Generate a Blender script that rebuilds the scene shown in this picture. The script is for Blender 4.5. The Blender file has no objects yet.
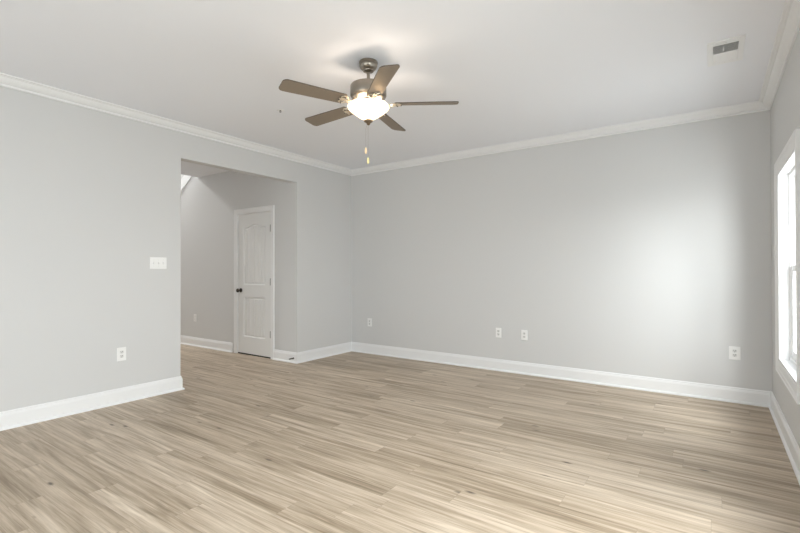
import bpy, bmesh, math, random
from mathutils import Vector, Matrix
C = bpy.context.scene.collection
S = bpy.context.scene
R = math.radians

# ------------------------------------------------------------ room numbers (metres)
W = 4.963          # width of the room: left wall x=0, right wall x=W
H = 2.743          # ceiling height
YF = -8.6          # wall behind the camera
Y1, Y2 = -2.684, -1.095   # wide cased-less opening in the left wall
ZH = 2.402         # header height of that opening
TW = 0.12          # wall thickness
HX = -6.60         # far end of the hall
WY0, WY1, WZ0, WZ1 = -1.575, -0.63, 0.52, 1.985     # far window rough opening

# ------------------------------------------------------------ camera
cam_d = bpy.data.cameras.new('camera'); cam = bpy.data.objects.new('camera', cam_d); C.objects.link(cam)
yaw, pitch, roll, F = 0.608, 0.0073, -0.0016, 450.01
Fh = Vector((-math.sin(yaw), math.cos(yaw), 0)); Rt = Vector((math.cos(yaw), math.sin(yaw), 0)); U = Vector((0, 0, 1))
F2 = Fh*math.cos(pitch) + U*math.sin(pitch); U2 = U*math.cos(pitch) - Fh*math.sin(pitch)
R2 = Rt*math.cos(roll) + U2*math.sin(roll); U3 = U2*math.cos(roll) - Rt*math.sin(roll)
m = Matrix((R2, U3, -F2)).transposed().to_4x4(); m.translation = Vector((4.5345, -5.2161, 1.2355))
cam.matrix_world = m
cam_d.sensor_width = 36; cam_d.sensor_fit = 'HORIZONTAL'; cam_d.lens = F*36/800; cam_d.clip_start = 0.02
S.camera = cam

# ------------------------------------------------------------ world, exposure, daylight
wd = bpy.data.worlds.new('world'); S.world = wd; wd.use_nodes = True
bg = wd.node_tree.nodes['Background']; bg.inputs[0].default_value = (0.86, 0.93, 1.0, 1); bg.inputs[1].default_value = 2.5
S.view_settings.view_transform = 'Standard'; S.view_settings.look = 'None'
S.view_settings.gamma = 1; S.view_settings.use_curve_mapping = False
S.view_settings.exposure = 0.07
S.cycles.max_bounces = 12; S.cycles.diffuse_bounces = 8; S.cycles.glossy_bounces = 4; S.cycles.transparent_max_bounces = 8
S.cycles.sample_clamp_indirect = 6; S.cycles.use_denoising = True
S.cycles.caustics_reflective = False; S.cycles.caustics_refractive = False

def area(name, loc, direction, sx, sy, power, col=(1, 1, 1), spread=180):
    l = bpy.data.lights.new(name, 'AREA'); l.shape = 'RECTANGLE'; l.size = sx; l.size_y = sy
    l.energy = power; l.color = col; l.spread = R(spread)
    o = bpy.data.objects.new(name, l); C.objects.link(o); o.location = loc
    d = Vector(direction).normalized()
    z = -d; x = Vector((0, 0, 1)).cross(z)
    x = x.normalized() if x.length > 1e-4 else Vector((1, 0, 0))
    y = z.cross(x); o.matrix_world = Matrix((x, y, z)).transposed().to_4x4(); o.matrix_world.translation = Vector(loc)
    return o
DAY = (0.96, 0.985, 1.0)
area('daylight_window_1', (W+0.55, (WY0+WY1)/2, 1.25), (-1, 0, 0), 1.3, 1.8, 36, DAY)
area('patch_lamp_window_1', (5.62, -2.25, 1.35), (-0.6, 1.1, -0.12), 0.5, 1.6, 34, DAY)  # added lamp, narrowed to throw the bright patch on the back wall
area('high_sky_windows_1_2', (6.5, -2.25, 2.35), (-1.9, -0.9, -1.35), 1.3, 1.2, 138, DAY)
area('sky_window_2', (W+0.60, -2.93, 2.2), (-1, 0, -0.9), 0.92, 1.2, 103, DAY)
area('daylight_window_3', (W+0.17, -4.73, 1.25), (-1, 0, 0), 0.92, 1.45, 72, DAY)
area('wall_fill_windows_2_3', (7.4, -4.0, 1.85), (-1, 0.1, -0.2), 3.2, 0.8, 45, DAY)  # added lamp outside, lifts the lower left wall
area('ceiling_fill_patio_door', (2.6, YF-0.60, 0.4), (0, 1, 0.7), 3.6, 1.3, 108, DAY)  # added upward lamp by the unseen patio door, brightens the ceiling
# landing light above the stairwell of the hall, and an added fill lamp at the hall's far side
area('landing_light', (-5.5, -2.0, 4.85), (2.6, 0.75, -2.1), 0.5, 0.5, 128, (1, 0.99, 0.96))
area('hall_fill', (-2.3, -4.25, 1.4), (0, 1, 0), 1.6, 2.0, 14, (1, 0.99, 0.96))

# ------------------------------------------------------------ materials
def mat(name, col, rough=0.5, metal=0.0, bump=0.0, bscale=200, spec=0.5):
    mt = bpy.data.materials.new(name); mt.use_nodes = True
    nt = mt.node_tree; b = nt.nodes['Principled BSDF']
    b.inputs['Base Color'].default_value = (*col, 1); b.inputs['Roughness'].default_value = rough
    b.inputs['Metallic'].default_value = metal; b.inputs['Specular IOR Level'].default_value = spec
    tc = nt.nodes.new('ShaderNodeTexCoord'); n = nt.nodes.new('ShaderNodeTexNoise')
    n.inputs['Scale'].default_value = bscale; n.inputs['Detail'].default_value = 3
    nt.links.new(tc.outputs['Object'], n.inputs['Vector'])
    mr = nt.nodes.new('ShaderNodeMapRange'); mr.inputs[3].default_value = max(0, rough-0.04); mr.inputs[4].default_value = min(1, rough+0.04)
    nt.links.new(n.outputs['Fac'], mr.inputs[0]); nt.links.new(mr.outputs[0], b.inputs['Roughness'])
    if bump:
        bp = nt.nodes.new('ShaderNodeBump'); bp.inputs['Strength'].default_value = bump; bp.inputs['Distance'].default_value = 0.001
        nt.links.new(n.outputs['Fac'], bp.inputs['Height']); nt.links.new(bp.outputs[0], b.inputs['Normal'])
    return mt
M = {}
M['wall'] = mat('wall_paint', (0.655, 0.657, 0.655), 0.75, bump=0.15, bscale=250, spec=0.25)
M['ceiling'] = mat('ceiling_paint', (0.85, 0.865, 0.905), 0.9, bump=0.1, bscale=250, spec=0.1)
M['trim'] = mat('trim_paint', (0.84, 0.845, 0.85), 0.38, spec=0.4, bscale=60)
M['door'] = mat('door_paint', (0.80, 0.805, 0.80), 0.42, spec=0.4, bscale=60)
M['vinyl'] = mat('window_vinyl', (0.88, 0.885, 0.89), 0.4, bscale=60)
M['plate'] = mat('plate_plastic', (0.88, 0.88, 0.87), 0.3, bscale=80)
M['plate_grey'] = mat('plate_plastic_pale_grey', (0.84, 0.84, 0.83), 0.4, bscale=80)  # slightly greyer plastic for the hall outlet
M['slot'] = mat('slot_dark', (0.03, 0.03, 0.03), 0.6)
M['slotgrey'] = mat('receptacle_face', (0.72, 0.72, 0.71), 0.35, bscale=80)
M['nickel'] = mat('brushed_nickel', (0.33, 0.295, 0.25), 0.33, metal=1.0, bscale=90)
M['nickel_light'] = mat('satin_nickel_arm', (0.80, 0.72, 0.60), 0.38, metal=1.0, bscale=90)
M['blade'] = mat('fan_blade_laminate', (0.235, 0.19, 0.145), 0.5, bscale=40)
M['bladeedge'] = mat('fan_blade_edge', (0.09, 0.07, 0.055), 0.5, bscale=40)
M['bronze'] = mat('dark_bronze', (0.06, 0.052, 0.045), 0.32, metal=0.8, bscale=90)
M['hinge'] = mat('hinge_steel', (0.22, 0.21, 0.20), 0.38, metal=0.9, bscale=90)
M['void'] = mat('duct_shade', (0.17, 0.17, 0.17), 0.7)
M['brass'] = mat('pull_fob_brass', (0.95, 0.85, 0.42), 0.3)
M['birch'] = mat('pull_fob_wood', (0.95, 0.74, 0.48), 0.5)
M['ground'] = mat('garden_ground', (0.55, 0.57, 0.55), 0.9)
M['finial'] = mat('finial_bronze', (0.20, 0.15, 0.10), 0.35, metal=0.6)
M['rubber'] = mat('rubber_tip', (0.7, 0.7, 0.68), 0.6)

gl = bpy.data.materials.new('window_glass'); gl.use_nodes = True; nt = gl.node_tree; nt.nodes.clear()
o_ = nt.nodes.new('ShaderNodeOutputMaterial'); mx = nt.nodes.new('ShaderNodeMixShader'); tr = nt.nodes.new('ShaderNodeBsdfTransparent')
gs = nt.nodes.new('ShaderNodeBsdfGlossy'); gs.inputs['Roughness'].default_value = 0.02; lw = nt.nodes.new('ShaderNodeLayerWeight'); pw = nt.nodes.new('ShaderNodeMath'); pw.operation = 'POWER'; pw.inputs[1].default_value = 5.0; nt.links.new(lw.outputs['Facing'], pw.inputs[0])
fr = nt.nodes.new('ShaderNodeMath'); fr.operation = 'MULTIPLY_ADD'; fr.inputs[1].default_value = 0.7; fr.inputs[2].default_value = 0.025; nt.links.new(pw.outputs[0], fr.inputs[0])
tr.inputs[0].default_value = (0.98, 0.99, 0.985, 1)
nt.links.new(fr.outputs[0], mx.inputs[0]); nt.links.new(tr.outputs[0], mx.inputs[1]); nt.links.new(gs.outputs[0], mx.inputs[2]); nt.links.new(mx.outputs[0], o_.inputs[0])
M['glass'] = gl

bw = mat('frosted_bowl_glass', (0.9, 0.88, 0.84), 0.35)
b = bw.node_tree.nodes['Principled BSDF']; b.inputs['Emission Color'].default_value = (1.0, 0.93, 0.82, 1); b.inputs['Emission Strength'].default_value = 1.0
nt = bw.node_tree; ob = nt.nodes['Material Output']; mxb = nt.nodes.new('ShaderNodeMixShader'); trb = nt.nodes.new('ShaderNodeBsdfTransparent')
mxb.inputs[0].default_value = 0.32; trb.inputs[0].default_value = (1.0, 0.78, 0.50, 1)     # frosted glass lets part of the bulbs' light through
nt.links.new(b.outputs[0], mxb.inputs[1]); nt.links.new(trb.outputs[0], mxb.inputs[2]); nt.links.new(mxb.outputs[0], ob.inputs[0])
M['bowl'] = bw

# floor: wood planks running along x
PW, PL = 0.150, 1.22
fm = bpy.data.materials.new('plank_floor'); fm.use_nodes = True; nt = fm.node_tree; L = nt.links.new
bs = nt.nodes['Principled BSDF']
def N(t, **k):
    n = nt.nodes.new(t)
    for a, v in k.items(): setattr(n, a, v)
    return n
def mth(op, a, b=None, c=None):
    n = N('ShaderNodeMath', operation=op)
    for i, v in enumerate((a, b, c)):
        if v is None: continue
        if isinstance(v, (int, float)): n.inputs[i].default_value = v
        else: L(v, n.inputs[i])
    return n.outputs[0]
tc = N('ShaderNodeTexCoord'); sp = N('ShaderNodeSeparateXYZ'); L(tc.outputs['Object'], sp.inputs[0])
X, Y = sp.outputs[0], sp.outputs[1]
ry = mth('DIVIDE', mth('ADD', Y, 20.053), PW); row = mth('FLOOR', ry); fy = mth('FRACT', ry)
wn = N('ShaderNodeTexWhiteNoise', noise_dimensions='1D'); L(row, wn.inputs['W'])
rx = mth('ADD', mth('DIVIDE', mth('ADD', X, 20), PL), wn.outputs['Value']); colm = mth('FLOOR', rx); fx = mth('FRACT', rx)
cb = N('ShaderNodeCombineXYZ'); L(row, cb.inputs[0]); L(colm, cb.inputs[1])
w2 = N('ShaderNodeTexWhiteNoise', noise_dimensions='2D'); L(cb.outputs[0], w2.inputs['Vector'])
pid = w2.outputs['Value']
def gvec(sx, sy, k):
    c = N('ShaderNodeCombineXYZ'); L(mth('MULTIPLY', X, sx), c.inputs[0]); L(mth('MULTIPLY', Y, sy), c.inputs[1]); L(mth('MULTIPLY', pid, k), c.inputs[2]); return c.outputs[0]
def noise(v, sc, det=4, dist=0.0, rough=0.55):
    n = N('ShaderNodeTexNoise'); n.inputs['Scale'].default_value = sc; n.inputs['Detail'].default_value = det
    n.inputs['Distortion'].default_value = dist; n.inputs['Roughness'].default_value = rough; L(v, n.inputs['Vector']); return n.outputs['Fac']
band = noise(gvec(0.75, 13.0, 61.0), 1.0, 2, 1.3)           # broad light and dark bands
grain = noise(gvec(1.6, 48.0, 37.0), 1.0, 5, 0.9, 0.62)     # streaks
fine = noise(gvec(5.0, 130.0, 19.0), 1.0, 4, 1.2)
t = mth('ADD', mth('MULTIPLY', pid, 0.16), mth('MULTIPLY', band, 0.80))
t = mth('ADD', t, mth('MULTIPLY', grain, 0.80)); t = mth('ADD', t, mth('MULTIPLY', fine, 0.30)); t = mth('SUBTRACT', t, 0.55)
cr = N('ShaderNodeValToRGB'); L(t, cr.inputs[0]); e = cr.color_ramp.elements
e[0].position = 0.18; e[0].color = (0.225, 0.168, 0.110, 1)
e[1].position = 0.85; e[1].color = (0.73, 0.635, 0.515, 1)
for pos, cc in ((0.36, (0.365, 0.288, 0.205, 1)), (0.52, (0.490, 0.398, 0.300, 1)), (0.68, (0.610, 0.512, 0.402, 1))):
    n = e.new(pos); n.color = cc
# knots
vo = N('ShaderNodeTexVoronoi', feature='F1'); vo.inputs['Scale'].default_value = 1.0
L(gvec(2.6, 7.5, 13.0), vo.inputs['Vector'])
kn = N('ShaderNodeMapRange'); kn.inputs[1].default_value = 0.03; kn.inputs[2].default_value = 0.11; kn.inputs[3].default_value = 1; kn.inputs[4].default_value = 0; L(vo.outputs['Distance'], kn.inputs[0])
vs = N('ShaderNodeSeparateColor'); L(vo.outputs['Color'], vs.inputs[0])
kmask = mth('MULTIPLY', kn.outputs[0], mth('GREATER_THAN', vs.outputs[0], 0.42))
kmask = mth('MULTIPLY', kmask, mth('ADD', 0.5, grain))
mk = N('ShaderNodeMix', data_type='RGBA'); L(kmask, mk.inputs[0]); L(cr.outputs[0], mk.inputs[6]); mk.inputs[7].default_value = (0.13, 0.10, 0.075, 1)
# thin dark grain lines
g2 = noise(gvec(1.3, 75.0, 83.0), 1.0, 3, 1.6, 0.6)
cm = N('ShaderNodeMapRange'); cm.inputs[1].default_value = 0.34; cm.inputs[2].default_value = 0.42; cm.inputs[3].default_value = 0.38; cm.inputs[4].default_value = 0.0; L(g2, cm.inputs[0])
mc = N('ShaderNodeMix', data_type='RGBA'); L(cm.outputs[0], mc.inputs[0]); L(mk.outputs[2], mc.inputs[6]); mc.inputs[7].default_value = (0.20, 0.15, 0.105, 1)
# seams
ey = mth('MULTIPLY', mth('MINIMUM', fy, mth('SUBTRACT', 1, fy)), PW); ex = mth('MULTIPLY', mth('MINIMUM', fx, mth('SUBTRACT', 1, fx)), PL)
seam = mth('LESS_THAN', mth('MINIMUM', ex, ey), 0.0011)
ms = N('ShaderNodeMix', data_type='RGBA'); L(mth('MULTIPLY', seam, 0.30), ms.inputs[0]); L(mc.outputs[2], ms.inputs[6]); ms.inputs[7].default_value = (0.12, 0.09, 0.065, 1)
L(ms.outputs[2], bs.inputs['Base Color'])
rr = N('ShaderNodeMapRange'); rr.inputs[3].default_value = 0.40; rr.inputs[4].default_value = 0.52; L(grain, rr.inputs[0]); L(rr.outputs[0], bs.inputs['Roughness'])
bs.inputs['Specular IOR Level'].default_value = 0.5
bp = N('ShaderNodeBump'); bp.inputs['Strength'].default_value = 0.12; bp.inputs['Distance'].default_value = 0.002; L(fine, bp.inputs['Height']); L(bp.outputs[0], bs.inputs['Normal'])
M['floor'] = fm

# ------------------------------------------------------------ mesh helpers
def obj(name, bm, m, parent=None, smooth=False, loc=None):
    me = bpy.data.meshes.new(name); bmesh.ops.recalc_face_normals(bm, faces=bm.faces); bm.to_mesh(me); bm.free()
    o = bpy.data.objects.new(name, me); C.objects.link(o)
    for mm in (m if isinstance(m, (list, tuple)) else [m]): me.materials.append(mm)
    if smooth:
        for p in me.polygons: p.use_smooth = True
        mod = o.modifiers.new('edge', 'EDGE_SPLIT'); mod.split_angle = R(32)
    if parent: o.parent = parent
    if loc: o.location = loc
    return o
def empty(name, loc, rotz=0):
    o = bpy.data.objects.new(name, None); C.objects.link(o); o.location = loc; o.rotation_euler = (0, 0, rotz); o.empty_display_size = 0.1; return o
def tag(o, label, cat, group=None):
    o['label'] = label; o['category'] = cat
    if group: o['group'] = group
    return o
def struct(name, bm, m, smooth=False):
    o = obj(name, bm, m, smooth=smooth); o['kind'] = 'structure'; return o
def box(bm, x0, x1, y0, y1, z0, z1, bev=0, mi=0):
    vs = [bm.verts.new((x, y, z)) for z in (z0, z1) for y in (y0, y1) for x in (x0, x1)]
    fs = [bm.faces.new([vs[i] for i in q]) for q in ((0, 2, 3, 1), (4, 5, 7, 6), (0, 1, 5, 4), (2, 6, 7, 3), (0, 4, 6, 2), (1, 3, 7, 5))]
    for f in fs: f.material_index = mi
    if bev:
        es = list({e for f in fs for e in f.edges})
        r = bmesh.ops.bevel(bm, geom=es, offset=bev, segments=2, affect='EDGES', profile=0.5, clamp_overlap=True)
        for f in r['faces']: f.material_index = mi
    return fs
def lathe(bm, prof, seg=48, cx=0, cy=0, z0=0, mi=0, a0=0):
    rings = []
    for r, z in prof:
        if r < 1e-5: rings.append([bm.verts.new((cx, cy, z0+z))])
        else: rings.append([bm.verts.new((cx+r*math.cos(a0+2*math.pi*i/seg), cy+r*math.sin(a0+2*math.pi*i/seg), z0+z)) for i in range(seg)])
    for a, b in zip(rings, rings[1:]):
        for i in range(seg):
            j = (i+1) % seg
            if len(a) == 1 and len(b) == 1: continue
            if len(a) == 1: f = bm.faces.new((a[0], b[i], b[j]))
            elif len(b) == 1: f = bm.faces.new((a[i], b[0], a[j]))
            else: f = bm.faces.new((a[i], b[i], b[j], a[j]))
            f.material_index = mi
def tube(bm, pts, r, seg=10, mi=0, rad=None):
    rings = []; n = len(pts); up = None
    for k, p in enumerate(pts):
        p = Vector(p); d = (Vector(pts[min(k+1, n-1)])-Vector(pts[max(k-1, 0)])).normalized()
        ref = Vector((0, 0, 1)) if abs(d.z) < 0.95 else Vector((1, 0, 0))
        a = d.cross(ref).normalized(); bb = d.cross(a)
        rk = rad[k] if rad else r
        rings.append([bm.verts.new(p+a*rk*math.cos(2*math.pi*i/seg)+bb*rk*math.sin(2*math.pi*i/seg)) for i in range(seg)])
    for a, b in zip(rings, rings[1:]):
        for i in range(seg): bm.faces.new((a[i], a[(i+1) % seg], b[(i+1) % seg], b[i])).material_index = mi
    bm.faces.new(rings[0]).material_index = mi; bm.faces.new(list(reversed(rings[-1]))).material_index = mi
def sweep(bm, path, prof, i0, i1, zb=0.0):
    """profile (distance from the wall, height) along a 2-d path; interior is left of the travel direction"""
    P = [Vector(p) for p in path]
    def nrm(a, b):
        d = (b-a).normalized(); return Vector((-d.y, d.x))
    rings = []
    for i in range(i0, i1+1):
        if i == 0: mv = nrm(P[0], P[1])
        elif i == len(P)-1: mv = nrm(P[-2], P[-1])
        else:
            a, b = nrm(P[i-1], P[i]), nrm(P[i], P[i+1]); mv = (a+b)/(1+a.dot(b))
        rings.append([bm.verts.new((P[i].x+mv.x*d, P[i].y+mv.y*d, zb+z)) for d, z in prof])
    n = len(prof)
    for a, b in zip(rings, rings[1:]):
        for k in range(n): bm.faces.new((a[k], b[k], b[(k+1) % n], a[(k+1) % n]))
    bm.faces.new(rings[0]); bm.faces.new(list(reversed(rings[-1])))
def grid_wall(bm, axis, t0, t1, u0, u1, z0, z1, holes):
    """solid wall between t0 and t1 on `axis`, running u0..u1 on the other one, with rectangular holes"""
    us = sorted({u0, u1, *[h[0] for h in holes], *[h[1] for h in holes]}); zs = sorted({z0, z1, *[h[2] for h in holes], *[h[3] for h in holes]})
    us = [u for u in us if u0 <= u <= u1]; zs = [z for z in zs if z0 <= z <= z1]
    cell = {}
    def solid(i, j):
        if i < 0 or j < 0 or i >= len(us)-1 or j >= len(zs)-1: return False
        u, z = (us[i]+us[i+1])/2, (zs[j]+zs[j+1])/2
        return not any(h[0] < u < h[1] and h[2] < z < h[3] for h in holes)
    V = {}
    def v(t, u, z):
        k = (t, u, z)
        if k not in V: V[k] = bm.verts.new((t, u, z) if axis == 'x' else (u, t, z))
        return V[k]
    for i in range(len(us)-1):
        for j in range(len(zs)-1):
            if not solid(i, j): continue
            a, b, c, d = us[i], us[i+1], zs[j], zs[j+1]
            for t in (t0, t1): bm.faces.new((v(t, a, c), v(t, b, c), v(t, b, d), v(t, a, d)))
            if not solid(i-1, j): bm.faces.new((v(t0, a, c), v(t1, a, c), v(t1, a, d), v(t0, a, d)))
            if not solid(i+1, j): bm.faces.new((v(t0, b, c), v(t1, b, c), v(t1, b, d), v(t0, b, d)))
            if not solid(i, j-1): bm.faces.new((v(t0, a, c), v(t1, a, c), v(t1, b, c), v(t0, b, c)))
            if not solid(i, j+1): bm.faces.new((v(t0, a, d), v(t1, a, d), v(t1, b, d), v(t0, b, d)))

# ------------------------------------------------------------ room shell
NW = (-7.65, -5.85, 0.52, 2.10)          # near window on the right wall (behind the camera): y0,y1,z0,z1
MW = (-3.40, -2.46, 0.52, 1.985)         # second and third windows on the right wall, just out of view
KW = (-5.20, -4.26, 0.52, 1.985)
PD = (0.85, 4.35, 0.02, 2.20)            # patio door in the wall behind the camera
bm = bmesh.new(); box(bm, HX-0.15, W+0.2, YF-0.2, 0.2, -0.15, 0); struct('floor', bm, M['floor'])
bm = bmesh.new()                          # ceiling with the stairwell opening over the hall
SX, SY = -2.332, -2.25
box(bm, SX, W+0.2, YF-0.2, 0.2, H, H+0.28); box(bm, HX-0.15, SX, YF-0.2, SY, H, H+0.28); box(bm, HX-0.15, SX, Y2+TW, 0.2, H, H+0.28)
bmesh.ops.remove_doubles(bm, verts=bm.verts, dist=1e-5); struct('ceiling', bm, M['ceiling'])
bm = bmesh.new(); grid_wall(bm, 'x', -TW, 0, YF, 0, 0, H, [(Y1, Y2, -1, ZH)]); struct('wall_left', bm, M['wall'])
bm = bmesh.new(); grid_wall(bm, 'y', 0, 0.15, -TW, W+0.16, 0, H, []); struct('wall_back', bm, M['wall'])
bm = bmesh.new(); grid_wall(bm, 'x', W, W+0.16, YF, 0, 0, H, [(WY0, WY1, WZ0, WZ1), NW, MW, KW]); struct('wall_right', bm, M['wall'])
bm = bmesh.new(); grid_wall(bm, 'y', YF-0.15, YF, -TW, W+0.16, 0, H, [PD]); struct('wall_front', bm, M['wall'])
DX0, DX1, DZ = -1.270, -0.530, 2.055     # closet door slab in the hall wall
bm = bmesh.new(); grid_wall(bm, 'y', Y2, Y2+TW, HX, -TW, 0, 5.3, [(DX0-0.02, DX1+0.02, -1, DZ+0.02)]); struct('wall_hall', bm, M['wall'])
bm = bmesh.new(); grid_wall(bm, 'x', HX-0.12, HX, -4.6, Y2+TW, 0, 5.3, []); struct('wall_hall_end', bm, M['wall'])
bm = bmesh.new(); grid_wall(bm, 'y', -4.6, -4.48, HX, -TW, 0, H, []); struct('wall_hall_front', bm, M['wall'])
bm = bmesh.new()                          # upper landing walls round the stairwell
grid_wall(bm, 'x', SX, SX+0.1, SY-0.1, Y2, H+0.28, 5.3, []); grid_wall(bm, 'y', SY-0.1, SY, HX, SX, H+0.28, 5.3, []); box(bm, HX-0.1, SX+0.1, SY-0.1, Y2+0.12, 5.3, 5.4)
struct('wall_landing', bm, M['wall'])
bm = bmesh.new(); box(bm, DX0-0.1, DX1+0.1, Y2+TW, Y2+TW+0.02, 0, 2.2); struct('wall_closet', bm, M['wall'])
bm = bmesh.new(); box(bm, -9, 25, -25, 12, -0.5, -0.3); g = struct('floor_garden', bm, M['ground'])

# ------------------------------------------------------------ mouldings
CROWN = [(0, -0.0755), (0.012, -0.0755), (0.015, -0.072), (0.015, -0.062), (0.011, -0.058), (0.018, -0.055), (0.030, -0.048), (0.042, -0.037), (0.050, -0.026), (0.056, -0.014), (0.068, -0.014), (0.070, -0.010), (0.086, -0.010), (0.088, -0.008), (0.088, 0), (0, 0)]
BASE = [(0, 0), (0.030, 0), (0.030, 0.006), (0.026, 0.015), (0.017, 0.019), (0.015, 0.021), (0.015, 0.108), (0.0125, 0.113), (0.0125, 0.119), (0.009, 0.123), (0.009, 0.132), (0.005, 0.140), (0, 0.140)]
CAS = 0.128                                # door casing outer offset (jamb strip included)
crown_path = [(W, YF), (W, 0), (0, 0), (0, YF), (W, YF)]
for i, n in enumerate(('trim_1', 'trim_2', 'trim_3', 'trim_4')):
    bm = bmesh.new(); sweep(bm, crown_path, CROWN, i, i+1, H); struct(n, bm, M['trim'])
main = [(W, YF), (W, 0), (0, 0), (0, Y2), (-0.454, Y2)]
for i, j, n in ((0, 1, 'baseboard_right'), (1, 2, 'baseboard_back'), (2, 4, 'baseboard_corner')):
    bm = bmesh.new(); sweep(bm, main, BASE, i, j); struct(n, bm, M['trim'])
bm = bmesh.new(); sweep(bm, [(-1.400, Y2), (HX, Y2)], BASE, 0, 1); struct('baseboard_hall', bm, M['trim'])
bm = bmesh.new(); sweep(bm, [(-TW-0.3+0.3, Y1-0.6), (-TW, Y1), (0, Y1), (0, YF)], BASE, 1, 3)
struct('baseboard_left', bm, M['trim'])
bm = bmesh.new(); sweep(bm, [(0, YF), (PD[0]-0.1, YF)], BASE, 0, 1); sweep(bm, [(PD[1]+0.1, YF), (W, YF)], BASE, 0, 1); struct('baseboard_front', bm, M['trim'])
# sloping skirt board of the stair on the hall wall, seen under the header
bm = bmesh.new(); sl = 0.66
def sk(x): return 2.541 + sl*(x+2.857)
pts = [(-3.9, sk(-3.9)), (-2.34, sk(-2.34)), (-2.34, sk(-2.34)+0.19), (-3.9, sk(-3.9)+0.19)]
a = [bm.verts.new((x, Y2-0.018, z)) for x, z in pts]; b_ = [bm.verts.new((x, Y2, z)) for x, z in pts]
bm.faces.new(a); bm.faces.new(list(reversed(b_)))
for i in range(4): bm.faces.new((a[i], a[(i+1) % 4], b_[(i+1) % 4], b_[i]))
struct('trim_5', bm, M['trim'])

# ------------------------------------------------------------ windows
def casing(bm, y0, y1, z0, z1, w, x, s=1):
    """picture-frame casing on a wall of constant x, stepped profile, mitred"""
    prof = [(0, 0), (0, 0.011), (0.004, 0.014), (w*0.55, 0.016), (w*0.62, 0.019), (w-0.012, 0.020), (w-0.004, 0.024), (w, 0.020), (w, 0)]
    c = [(y0, z0, -1, -1), (y1, z0, 1, -1), (y1, z1, 1, 1), (y0, z1, -1, 1)]
    rings = [[bm.verts.new((x-s*h, cy+sy*d, cz+sz*d)) for d, h in prof] for cy, cz, sy, sz in c]
    n = len(prof)
    for i in range(4):
        a, b = rings[i], rings[(i+1) % 4]
        for k in range(n): bm.faces.new((a[k], b[k], b[(k+1) % n], a[(k+1) % n]))
def frame_rect(bm, x0, x1, y0, y1, z0, z1, wj, wt, wb):
    box(bm, x0, x1, y0, y0+wj, z0, z1, 0.003); box(bm, x0, x1, y1-wj, y1, z0, z1, 0.003)
    box(bm, x0, x1, y0+wj, y1-wj, z1-wt, z1, 0.003); box(bm, x0, x1, y0+wj, y1-wj, z0, z0+wb, 0.003)
def dh_window(name, y0, y1, z0, z1, zm):
    w = empty(name, (W+0.08, (y0+y1)/2, z0)); w['kind'] = 'structure'
    def put(nm, bm, m, par=w): 
        bmesh.ops.translate(bm, vec=-Vector(w.location), verts=bm.verts); return obj(nm, bm, m, par)
    bm = bmesh.new(); casing(bm, y0, y1, z0, z1, 0.09, W); put('window_casing', bm, M['trim'])
    bm = bmesh.new()                       # jamb liner boards
    frame_rect(bm, W-0.010, W+0.06, y0-0.001, y1+0.001, z0-0.001, z1+0.001, 0.016, 0.016, 0.016); put('window_jamb', bm, M['trim'])
    bm = bmesh.new(); frame_rect(bm, W+0.055, W+0.158, y0, y1, z0, z1, 0.035, 0.035, 0.04); put('window_frame', bm, M['vinyl'])
    for k, (a, b_, xx, nm) in enumerate(((z0+0.036, zm+0.02, W+0.066, 'lower_sash'), (zm-0.02, z1-0.03, W+0.108, 'upper_sash'))):
        bm = bmesh.new(); frame_rect(bm, xx, xx+0.036, y0+0.034, y1-0.034, a, b_, 0.048, 0.045, 0.06 if k == 0 else 0.042)
        s = put(nm, bm, M['vinyl'])
        bm = bmesh.new(); box(bm, xx+0.014, xx+0.022, y0+0.078, y1-0.078, a+0.035, b_-0.04)
        g = put('pane', bm, M['glass'], s)
        if k == 0:
            bm = bmesh.new(); box(bm, xx-0.014, xx+0.012, (y0+y1)/2-0.03, (y0+y1)/2+0.03, b_, b_+0.012, 0.003)
            put('sash_lock', bm, M['vinyl'], s)
    return w
dh_window('window_1', WY0, WY1, WZ0, WZ1, 1.245)
dh_window('window_2', *MW, 1.245)
dh_window('window_3', *KW, 1.245)
dh_window('window_4', *NW, 1.30)
w = empty('door_2', ((PD[0]+PD[1])/2, YF, 0)); w['kind'] = 'structure'     # patio door behind the camera
def ploc(o, bm): bmesh.ops.translate(bm, vec=-Vector(o.location), verts=bm.verts); return bm
def xzframe(bm, x0, x1, y0, y1, z0, z1, w_, bot):
    box(bm, x0, x0+w_, y0, y1, z0, z1); box(bm, x1-w_, x1, y0, y1, z0, z1); box(bm, x0+w_, x1-w_, y0, y1, z1-w_, z1); box(bm, x0+w_, x1-w_, y0, y1, z0, z0+bot)
bm = bmesh.new(); xzframe(bm, PD[0], PD[1], YF-0.15, YF, PD[2], PD[3], 0.05, 0.04); obj('door_frame', ploc(w, bm), M['vinyl'], w)
n = 3; ww = (PD[1]-PD[0]-0.1)/n
for k in range(n):
    bm = bmesh.new(); xa = PD[0]+0.05+ww*k; xzframe(bm, xa, xa+ww, YF-0.11, YF-0.06, PD[2]+0.04, PD[3]-0.05, 0.08, 0.12); s = obj('door_panel', ploc(w, bm), M['vinyl'], w)
    bm = bmesh.new(); box(bm, xa+0.07, xa+ww-0.07, YF-0.09, YF-0.08, PD[2]+0.15, PD[3]-0.12); obj('pane', ploc(w, bm), M['glass'], s)

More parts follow.
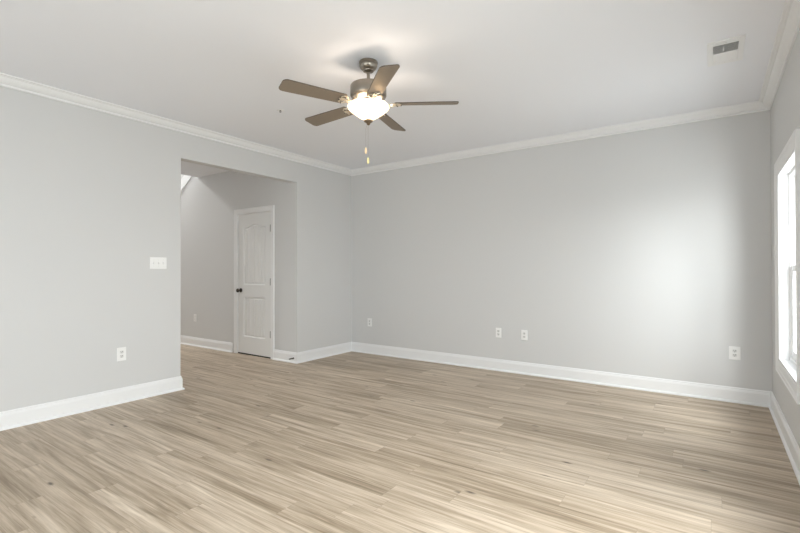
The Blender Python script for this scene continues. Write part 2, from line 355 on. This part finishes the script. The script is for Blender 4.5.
# ------------------------------------------------------------ closet door in the hall
d = empty('door_1', ((DX0+DX1)/2, Y2, 0)); d['kind'] = 'structure'
def dput(nm, bm, m, par=d, smooth=False): return obj(nm, ploc(d, bm), m, par, smooth)
bm = bmesh.new()                          # jamb
for x0, x1 in ((DX0-0.022, DX0-0.003), (DX1+0.003, DX1+0.022)): box(bm, x0, x1, Y2-0.002, Y2+TW, 0, DZ+0.022)
box(bm, DX0-0.003, DX1+0.003, Y2-0.002, Y2+TW, DZ+0.003, DZ+0.022); dput('door_jamb', bm, M['trim'])
bm = bmesh.new()                          # casing: three mitred legs
prof = [(0, 0), (0, 0.010), (0.006, 0.014), (0.04, 0.015), (0.046, 0.019), (0.066, 0.020), (0.070, 0.017), (0.070, 0)]
CI = 0.010
cpts = [(DX0-CI, 0, -1, 0), (DX0-CI, DZ+CI, -1, 1), (DX1+CI, DZ+CI, 1, 1), (DX1+CI, 0, 1, 0)]
rings = [[bm.verts.new((cx+sx*dd, Y2-h, cz+sz*dd)) for dd, h in prof] for cx, cz, sx, sz in cpts]
for a, b_ in zip(rings, rings[1:]):
    for k in range(len(prof)): bm.faces.new((a[k], b_[k], b_[(k+1) % len(prof)], a[(k+1) % len(prof)]))
bm.faces.new(rings[0]); bm.faces.new(list(reversed(rings[-1]))); dput('door_casing', bm, M['trim'])
# slab, hung a little behind the casing, with two sunk panels of vertical boards, the upper one arched
SF, ST = Y2+0.006, 0.035
def slab():
    bm = bmesh.new(); W_ = DX1-DX0-0.004; x0 = DX0+0.002; z0 = 0.018; z1 = DZ
    px0, px1 = DX0+0.128, DX1-0.128
    def arch(x, ins):                      # upper edge of the upper panel
        u = (x-(px0+px1)/2)/((px1-px0)/2); u = max(-1, min(1, u))
        s = 0.5+0.5*math.cos(math.pi*min(1, abs(u)/0.86)); return 1.858+0.045*s-ins
    nx = 65; nz = 100
    def depth(x, z):
        best = -1
        for (a, b, lo, hi) in ((px0, px1, 0.262, 0.842), (px0, px1, 1.022, None)):
            top = hi if hi else arch(x, 0)
            e = min(x-a, b-x, z-lo, top-z)
            best = max(best, e)
        e = best
        if e <= 0: return 0
        if e < 0.010: return 0.014*e/0.010
        if e < 0.018: return 0.014
        if e < 0.034: return 0.014-0.009*(e-0.018)/0.016
        dpt = 0.005
        u = (x-px0)/((px1-px0)); k = u*6
        if min(k % 1, 1-k % 1)*(px1-px0)/6 < 0.004: dpt += 0.005
        return dpt
    xs = set([x0, x0+W_]); 
    for p in (px0, px1):
        s = 1 if p == px0 else -1
        for q in (0, 0.010, 0.018, 0.034): xs.add(p+s*q)
    for k in range(1, 6):
        c = px0+(px1-px0)*k/6
        for q in (-0.0045, -0.0035, 0.0035, 0.0045): xs.add(c+q)
    for k in range(25): xs.add(px0+(px1-px0)*(k+0.01)/24.02)
    zs = set([z0, z1])
    for lo, hi in ((0.262, 0.842), (1.022, None)):
        for q in (0, 0.010, 0.018, 0.034): zs.add(lo+q); 
        if hi:
            for q in (0, 0.010, 0.018, 0.034): zs.add(hi-q)
    z = 1.74
    while z < 1.925: zs.add(z); z += 0.003
    xs = sorted(xs); zs = sorted(zs)
    V = [[bm.verts.new((x, SF+depth(x, z), z)) for x in xs] for z in zs]
    for j in range(len(zs)-1):
        for i in range(len(xs)-1): bm.faces.new((V[j][i], V[j][i+1], V[j+1][i+1], V[j+1][i]))
    B = [bm.verts.new(q) for q in ((x0, SF+ST, z0), (x0+W_, SF+ST, z0), (x0+W_, SF+ST, z1), (x0, SF+ST, z1))]
    bm.faces.new(B)
    bm.faces.new([v for v in V[0]]+[B[1], B[0]]); bm.faces.new([v for v in V[-1]]+[B[2], B[3]])
    bm.faces.new([r[0] for r in V]+[B[3], B[0]]); bm.faces.new([r[-1] for r in V]+[B[2], B[1]])
    return bm
sb = dput('door_slab', slab(), M['door'])
bm = bmesh.new(); box(bm, DX0, DX1, Y2-0.0, Y2+TW, 0.0, 0.016, mi=0); dput('door_gap_strip', bm, M['slot'])  # dark strip filling the gap under the slab
# knob: rose, neck and ball
kx, kz = DX0+0.060, 0.935
bm = bmesh.new(); lathe(bm, [(0, 0), (0.032, 0), (0.032, 0.004), (0.028, 0.009), (0.014, 0.012), (0.011, 0.016), (0.011, 0.032), (0.018, 0.036), (0.027, 0.045), (0.029, 0.055), (0.025, 0.065), (0.014, 0.071), (0, 0.072)], 28)
bmesh.ops.rotate(bm, cent=(0, 0, 0), matrix=Matrix.Rotation(R(90), 3, 'X'), verts=bm.verts); bmesh.ops.translate(bm, vec=(kx, SF, kz), verts=bm.verts)
dput('door_knob', bm, M['bronze'], d, True)
for hz in (0.335, 1.07, 1.82):
    bm = bmesh.new(); tube(bm, [(DX1+0.003, Y2-0.006, hz-0.045), (DX1+0.003, Y2-0.006, hz+0.045)], 0.0075, 12)
    box(bm, DX1-0.012, DX1+0.003, Y2-0.002, Y2+0.010, hz-0.044, hz+0.044)
    tube(bm, [(DX1+0.003, Y2-0.006, hz+0.045), (DX1+0.003, Y2-0.006, hz+0.050)], 0.005, 10)
    tube(bm, [(DX1+0.003, Y2-0.006, hz-0.050), (DX1+0.003, Y2-0.006, hz-0.045)], 0.005, 10)
    dput('hinge', bm, M['hinge'])

# ------------------------------------------------------------ spring door stop on the baseboard end
ds = empty('door_stop', (-0.050, Y2-0.015, 0.062)); tag(ds, 'dark spring door stop screwed to the white baseboard beside the closet door', 'door stop')
bm = bmesh.new(); tube(bm, [(0, 0, 0), (0, -0.006, 0)], 0.012, 16); obj('mounting_disc', bm, M['bronze'], ds)
bm = bmesh.new(); pts = []
for k in range(15*10+1):
    a = 2*math.pi*k/10; pts.append((0.0068*math.cos(a), -0.006-0.055*k/150, 0.0068*math.sin(a)))
tube(bm, pts, 0.0016, 6); obj('spring', bm, M['bronze'], ds)
bm = bmesh.new(); tube(bm, [(0, -0.060, 0), (0, -0.064, 0), (0, -0.074, 0)], 0.008, 14, rad=[0.0085, 0.0085, 0.0065]); obj('tip', bm, M['bronze'], ds)['label'] = 'dark rubber tip'

# ------------------------------------------------------------ outlets and switch; local frame: x right, y out of the wall, z up
def duplex(name, pw, ph, w_, loc, rz, label, group, face='slotgrey'):
    o = empty(name, loc, rz); tag(o, label, 'outlet', group)
    bm = bmesh.new(); box(bm, -pw/2, pw/2, 0, 0.007, -ph/2, ph/2, 0.003); obj('cover_plate', bm, M[w_], o)
    for s in (-1, 1):
        zc = s*0.0195
        bm = bmesh.new(); pts = []
        for k in range(24):
            a = 2*math.pi*k/24; pts.append((max(-0.0165, min(0.0165, 0.0185*math.cos(a))), max(-0.0135, min(0.0135, 0.0175*math.sin(a)))))
        top = [bm.verts.new((x, 0.0092, zc+z)) for x, z in pts]; bot = [bm.verts.new((x, 0.0055, zc+z)) for x, z in pts]
        bm.faces.new(top); bm.faces.new(list(reversed(bot)))
        for i in range(24): bm.faces.new((top[i], top[(i+1) % 24], bot[(i+1) % 24], bot[i]))
        r = obj('receptacle', bm, M[face], o)
        bm = bmesh.new(); box(bm, -0.0085, -0.0055, 0.0075, 0.0097, zc-0.001, zc+0.009); box(bm, 0.0055, 0.0085, 0.0075, 0.0097, zc+0.0005, zc+0.008)
        tube(bm, [(0, 0.0075, zc-0.0075), (0, 0.0097, zc-0.0075)], 0.0032, 12)
        obj('slots', bm, M['slot'], r)['label'] = 'dark slots'
    bm = bmesh.new(); tube(bm, [(0, 0.006, 0), (0, 0.0082, 0)], 0.0032, 12); obj('screw', bm, M['plate'], o)
    return o
GRP = None
E_ = R(180)    # plate facing -y
duplex('wall_outlet', 0.080, 0.125, 'plate', (0, -3.252, 0.454), R(-90), 'white double outlet low on the left wall, below and left of the light switch', GRP)
duplex('wall_outlet', 0.075, 0.120, 'plate', (0.358, 0, 0.458), E_, 'small white outlet on the back wall next to the left room corner', GRP)
duplex('wall_outlet', 0.072, 0.117, 'plate', (2.374, 0, 0.464), E_, 'white outlet with darker slots, left one of the two close together mid back wall', GRP)
duplex('wall_outlet', 0.076, 0.120, 'plate', (2.696, 0, 0.460), E_, 'pale white outlet, right one of the two close together mid back wall', GRP)
duplex('wall_outlet', 0.086, 0.122, 'plate', (4.694, 0, 0.457), E_, 'wide white outlet at the right end of the back wall near the window', GRP)
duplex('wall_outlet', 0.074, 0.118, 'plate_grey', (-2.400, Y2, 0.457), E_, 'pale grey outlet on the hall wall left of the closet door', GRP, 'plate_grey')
sw = empty('light_switch', (0, -2.915, 1.306), R(-90)); tag(sw, 'white three-gang toggle light switch on the left wall beside the opening', 'light switch')
bm = bmesh.new(); box(bm, -0.082, 0.082, 0, 0.007, -0.058, 0.058, 0.003); obj('cover_plate', bm, M['plate'], sw)
for k in (-1, 0, 1):
    x = k*0.046
    bm = bmesh.new(); box(bm, x-0.0055, x+0.0055, 0.0062, 0.0082, -0.0125, 0.0125); fr_ = obj('toggle_slot', bm, M['slotgrey'], sw)
    bm = bmesh.new(); up = 1 if k != 1 else -1
    vs = [(x-0.004, 0.006, -0.007), (x+0.004, 0.006, -0.007), (x+0.004, 0.006, 0.007), (x-0.004, 0.006, 0.007)]
    a = [bm.verts.new(v) for v in vs]; b_ = [bm.verts.new((v[0]*1.0, 0.020, v[2]*0.6+up*0.009)) for v in vs]
    bm.faces.new(a); bm.faces.new(list(reversed(b_)))
    for i in range(4): bm.faces.new((a[i], a[(i+1) % 4], b_[(i+1) % 4], b_[i]))
    obj('toggle', bm, M['plate'], sw)
    for z in (-0.030, 0.030):
        bm = bmesh.new(); tube(bm, [(x, 0.006, z), (x, 0.0078, z)], 0.003, 10); obj('screw', bm, M['slotgrey'], sw)

# ------------------------------------------------------------ ceiling register
v = empty('ceiling_vent', (4.612, -1.383, H)); tag(v, 'white louvred air register in the ceiling near the right wall', 'vent')
vx, vy, ix, iy = 0.103, 0.205, 0.069, 0.138
bm = bmesh.new()
for (x0, x1, y0, y1) in ((-vx, -ix, -vy, vy), (ix, vx, -vy, vy), (-ix, ix, -vy, -iy), (-ix, ix, iy, vy)): box(bm, x0, x1, y0, y1, -0.008, 0, 0.0025)
box(bm, -ix, ix, -0.006, 0.006, -0.010, 0); obj('frame', bm, M['trim'], v)
bm = bmesh.new(); box(bm, -ix, ix, -iy, iy, -0.0012, -0.0004); obj('duct_shade_sheet', bm, M['void'], v)['label'] = 'dark sheet standing for the shaded duct behind the slats'  # flat sheet, duct shade put into its colour
for s in (-1, 1):
    for k in range(8):
        yc = s*(0.016+0.0158*k); bm = bmesh.new()
        box(bm, -ix, ix, -0.0080, 0.0080, -0.0006, 0.0006)
        bmesh.ops.rotate(bm, cent=(0, 0, 0), matrix=Matrix.Rotation(R(-38*s), 3, 'X'), verts=bm.verts)
        bmesh.ops.translate(bm, vec=(0, yc, -0.0075), verts=bm.verts); obj('slat', bm, M['trim'], v)
bm = bmesh.new(); box(bm, -0.004, 0.004, -0.004, 0.010, -0.026, -0.006, 0.001); tube(bm, [(0, 0.003, -0.024), (0, 0.020, -0.030)], 0.004, 8)
bmesh.ops.translate(bm, vec=(-0.012, -iy+0.02, 0), verts=bm.verts); obj('damper_lever', bm, M['plate'], v)
for s in (-1, 1):
    bm = bmesh.new(); tube(bm, [(0, s*(vy-0.03), -0.007), (0, s*(vy-0.03), -0.0095)], 0.004, 10); obj('screw', bm, M['slotgrey'], v)

# ------------------------------------------------------------ fire sprinkler head
f = empty('sprinkler_head', (1.189, -2.382, H)); tag(f, 'tiny recessed fire sprinkler head in the ceiling left of the fan', 'sprinkler')
bm = bmesh.new(); lathe(bm, [(0.034, 0), (0.034, -0.002), (0.026, -0.005), (0.018, -0.006), (0.015, -0.003), (0.015, 0)], 28); obj('escutcheon', bm, M['trim'], f, True)
bm = bmesh.new(); lathe(bm, [(0.008, 0), (0.008, -0.005), (0.005, -0.007)], 16)
for s_ in (-1, 1): tube(bm, [(s_*0.006, 0, -0.005), (s_*0.012, 0, -0.010), (s_*0.004, 0, -0.016)], 0.002, 8)
obj('body', bm, M['bronze'], f)
bm = bmesh.new(); lathe(bm, [(0, -0.016), (0.010, -0.016), (0.010, -0.018), (0, -0.018)], 20); obj('deflector', bm, M['hinge'], f)

# ------------------------------------------------------------ ceiling fan
FX, FY = 2.490, -2.676
fan = empty('ceiling_fan', (FX, FY, H)); tag(fan, 'brushed nickel ceiling fan with five grey-brown blades and a lit bowl light', 'ceiling fan')
DZF = -0.012
def fl(nm, prof, m, seg=48, par=fan, smooth=True):
    bm = bmesh.new(); lathe(bm, [(r, z-H+(DZF if 2.445 < z < 2.62 else 0)) for r, z in prof], seg); return obj(nm, bm, m, par, smooth)
fl('canopy', [(0, H), (0.066, H), (0.068, H-0.004), (0.068, H-0.012), (0.064, H-0.016), (0.066, H-0.021), (0.065, H-0.034), (0.058, H-0.048), (0.046, H-0.060), (0.040, H-0.064), (0.038, H-0.070), (0.022, H-0.076), (0, H-0.076)], M['nickel'])
fl('downrod', [(0, H-0.07), (0.0115, H-0.07), (0.0115, 2.60), (0, 2.60)], M['nickel'], 20)
fl('rod_coupling', [(0, 2.619), (0.020, 2.619), (0.022, 2.615), (0.022, 2.602), (0.034, 2.597), (0.036, 2.590), (0, 2.590)], M['nickel'], 28)
fl('motor_housing', [(0, 2.596), (0.06, 2.594), (0.112, 2.588), (0.126, 2.582), (0.131, 2.574), (0.131, 2.508), (0.128, 2.502), (0.122, 2.498), (0, 2.498)], M['nickel'], 64)
# ventilated lower ring, dished, with dark slots
fl('vent_ring', [(0.121, 2.499), (0.124, 2.495), (0.119, 2.488), (0.104, 2.474), (0.088, 2.466), (0, 2.466)], M['nickel'], 64)
for k in range(24):
    a = 2*math.pi*(k+0.5)/24; bm = bmesh.new(); box(bm, -0.0050, 0.0050, -0.012, 0.012, -0.0015, 0.0015, 0.0008)
    mt_ = Matrix.Translation((0.112*math.cos(a), 0.112*math.sin(a), 2.4805-H)) @ Matrix.Rotation(a-math.pi/2, 4, 'Z') @ Matrix.Rotation(R(40), 4, 'X')
    bmesh.ops.transform(bm, matrix=mt_, verts=bm.verts); obj('vent_slot', bm, M['slot'], fan)
fl('flywheel', [(0, 2.467), (0.082, 2.467), (0.084, 2.463), (0.084, 2.452), (0.080, 2.449), (0, 2.449)], M['bronze'], 48)
fl('switch_housing', [(0, 2.450), (0.052, 2.450), (0.055, 2.446), (0.055, 2.428), (0.060, 2.424), (0.075, 2.420), (0.077, 2.414), (0, 2.414)], M['nickel_light'], 40)

PR, PT, BW0, BW1 = 0.190, 0.650, 0.112, 0.130
BZ = 2.434-H
for k in range(5):
    a = R(32.4+72*k)
    rotm = Matrix.Rotation(a, 4, 'Z')
    tilt = Matrix.Translation((0, 0, BZ)) @ Matrix.Rotation(R(12), 4, 'X')
    # blade outline (local x outward, y sideways; thickness 6 mm)
    out = []
    rc, rt = 0.018, 0.034
    def arc(cx, cy, r, a0, a1, n=6): return [(cx+r*math.cos(R(a0+(a1-a0)*i/n)), cy+r*math.sin(R(a0+(a1-a0)*i/n))) for i in range(n+1)]
    out += arc(PR+rc, BW0/2-rc, rc, 180, 92); out += arc(PT-rt, BW1/2-rt, rt, 88, 14); out += [(PT-0.001, 0.0)]; out += arc(PT-rt, -BW1/2+rt, rt, -14, -88); out += arc(PR+rc, -BW0/2+rc, rc, -92, -180)
    bm = bmesh.new(); t_ = [bm.verts.new((x, y, 0.003)) for x, y in out]; u_ = [bm.verts.new((x, y, -0.003)) for x, y in out]
    bm.faces.new(t_); bm.faces.new(list(reversed(u_)))
    for i in range(len(out)):
        q = bm.faces.new((t_[i], t_[(i+1) % len(out)], u_[(i+1) % len(out)], u_[i])); q.material_index = 1
    bmesh.ops.transform(bm, matrix=rotm @ tilt, verts=bm.verts); bl = obj('blade', bm, [M['blade'], M['bladeedge']], fan)
    # blade iron: curved arm and an open scrolled plate under the blade root
    bm = bmesh.new()
    pts = [(0.070, 0, 2.456-H), (0.095, 0, 2.452-H), (0.115, 0, 2.440-H), (0.135, 0, 2.426-H), (0.160, 0, 2.418-H), (0.186, 0, 2.417-H)]
    tube(bm, pts, 0.008, 10, rad=[0.010, 0.012, 0.0105, 0.009, 0.009, 0.007])
    bmesh.ops.transform(bm, matrix=rotm, verts=bm.verts); ir = obj('blade_iron', bm, M['nickel_light'], fan, True)
    bm = bmesh.new()                       # scroll plate: outer loop, inner loop and pads
    for s in (-1, 1):
        lp = [(0.160, 0, -0.007), (0.172, s*0.020, -0.007), (0.190, s*0.036, -0.007), (0.212, s*0.040, -0.007), (0.226, s*0.030, -0.007), (0.224, s*0.014, -0.007), (0.210, s*0.010, -0.007), (0.200, s*0.018, -0.007)]
        tube(bm, lp, 0.005, 8, rad=[0.006, 0.006, 0.0055, 0.005, 0.005, 0.0045, 0.004, 0.003])
    tube(bm, [(0.160, 0, -0.007), (0.200, 0, -0.007), (0.238, 0, -0.007)], 0.006, 8, rad=[0.008, 0.007, 0.008])
    bmesh.ops.transform(bm, matrix=rotm @ tilt, verts=bm.verts); pl = obj('scroll_plate', bm, M['nickel_light'], ir, True)
    for (x, y) in ((0.236, 0), (0.208, 0.036), (0.208, -0.036)):
        bm = bmesh.new(); lathe(bm, [(0, -0.010), (0.005, -0.010), (0.0065, -0.0125), (0.004, -0.0155), (0, -0.016)], 12, x, y)
        bmesh.ops.transform(bm, matrix=rotm @ tilt, verts=bm.verts); obj('screw', bm, M['bronze'], ir)
# bowl light
bowl = fl('light_bowl', [(0.135, 2.427), (0.143, 2.427), (0.149, 2.422), (0.151, 2.413), (0.146, 2.402), (0.124, 2.382), (0.096, 2.361), (0.066, 2.341), (0.040, 2.327), (0.022, 2.321), (0, 2.319)], M['bowl'], 64)
bowl['label'] = 'lit frosted glass bowl'
for k in range(3):
    a = R(90+120*k); bm = bmesh.new(); tube(bm, [(0.075*math.cos(a), 0.075*math.sin(a), 2.417-H), (0.135*math.cos(a), 0.135*math.sin(a), 2.430-H)], 0.004, 8); obj('bowl_holder', bm, M['nickel_light'], fan)
fl('center_stem', [(0, 2.416), (0.006, 2.416), (0.006, 2.30), (0, 2.30)], M['nickel'], 12)
fl('finial', [(0, 2.322), (0.028, 2.320), (0.033, 2.314), (0.031, 2.308), (0.021, 2.302), (0.013, 2.297), (0.014, 2.292), (0.008, 2.285), (0, 2.282)], M['finial'], 28)
for (dx, dy, z1, mt_, lab) in ((-0.016, -0.010, 2.118, 'birch', 'tan wooden pull'), (-0.001, -0.003, 2.045, 'brass', 'yellow brass pull')):
    bm = bmesh.new(); tube(bm, [(dx*0.6, dy*0.6, 2.284-H), (dx, dy, 2.26-H), (dx, dy, z1-H)], 0.0006, 6)
    ch = obj('pull_chain', bm, M['nickel'], fan)
    bm = bmesh.new(); lathe(bm, [(0, z1+0.004-H), (0.003, z1+0.003-H), (0.0065, z1-0.004-H), (0.008, z1-0.022-H), (0.008, z1-0.034-H), (0.004, z1-0.042-H), (0, z1-0.043-H)], 16, dx, dy)
    obj('pull_fob', bm, M[mt_], ch, True)['label'] = lab
# the fan's own bulbs, standing in the open bowl
for k in range(3):
    a = R(30+120*k); l = bpy.data.lights.new('bulb', 'POINT'); l.energy = 2.8; l.color = (1.0, 0.84, 0.68); l.shadow_soft_size = 0.022
    o = bpy.data.objects.new('bulb_light', l); C.objects.link(o); o.parent = fan; o.location = (0.105*math.cos(a), 0.105*math.sin(a), 2.400-H)
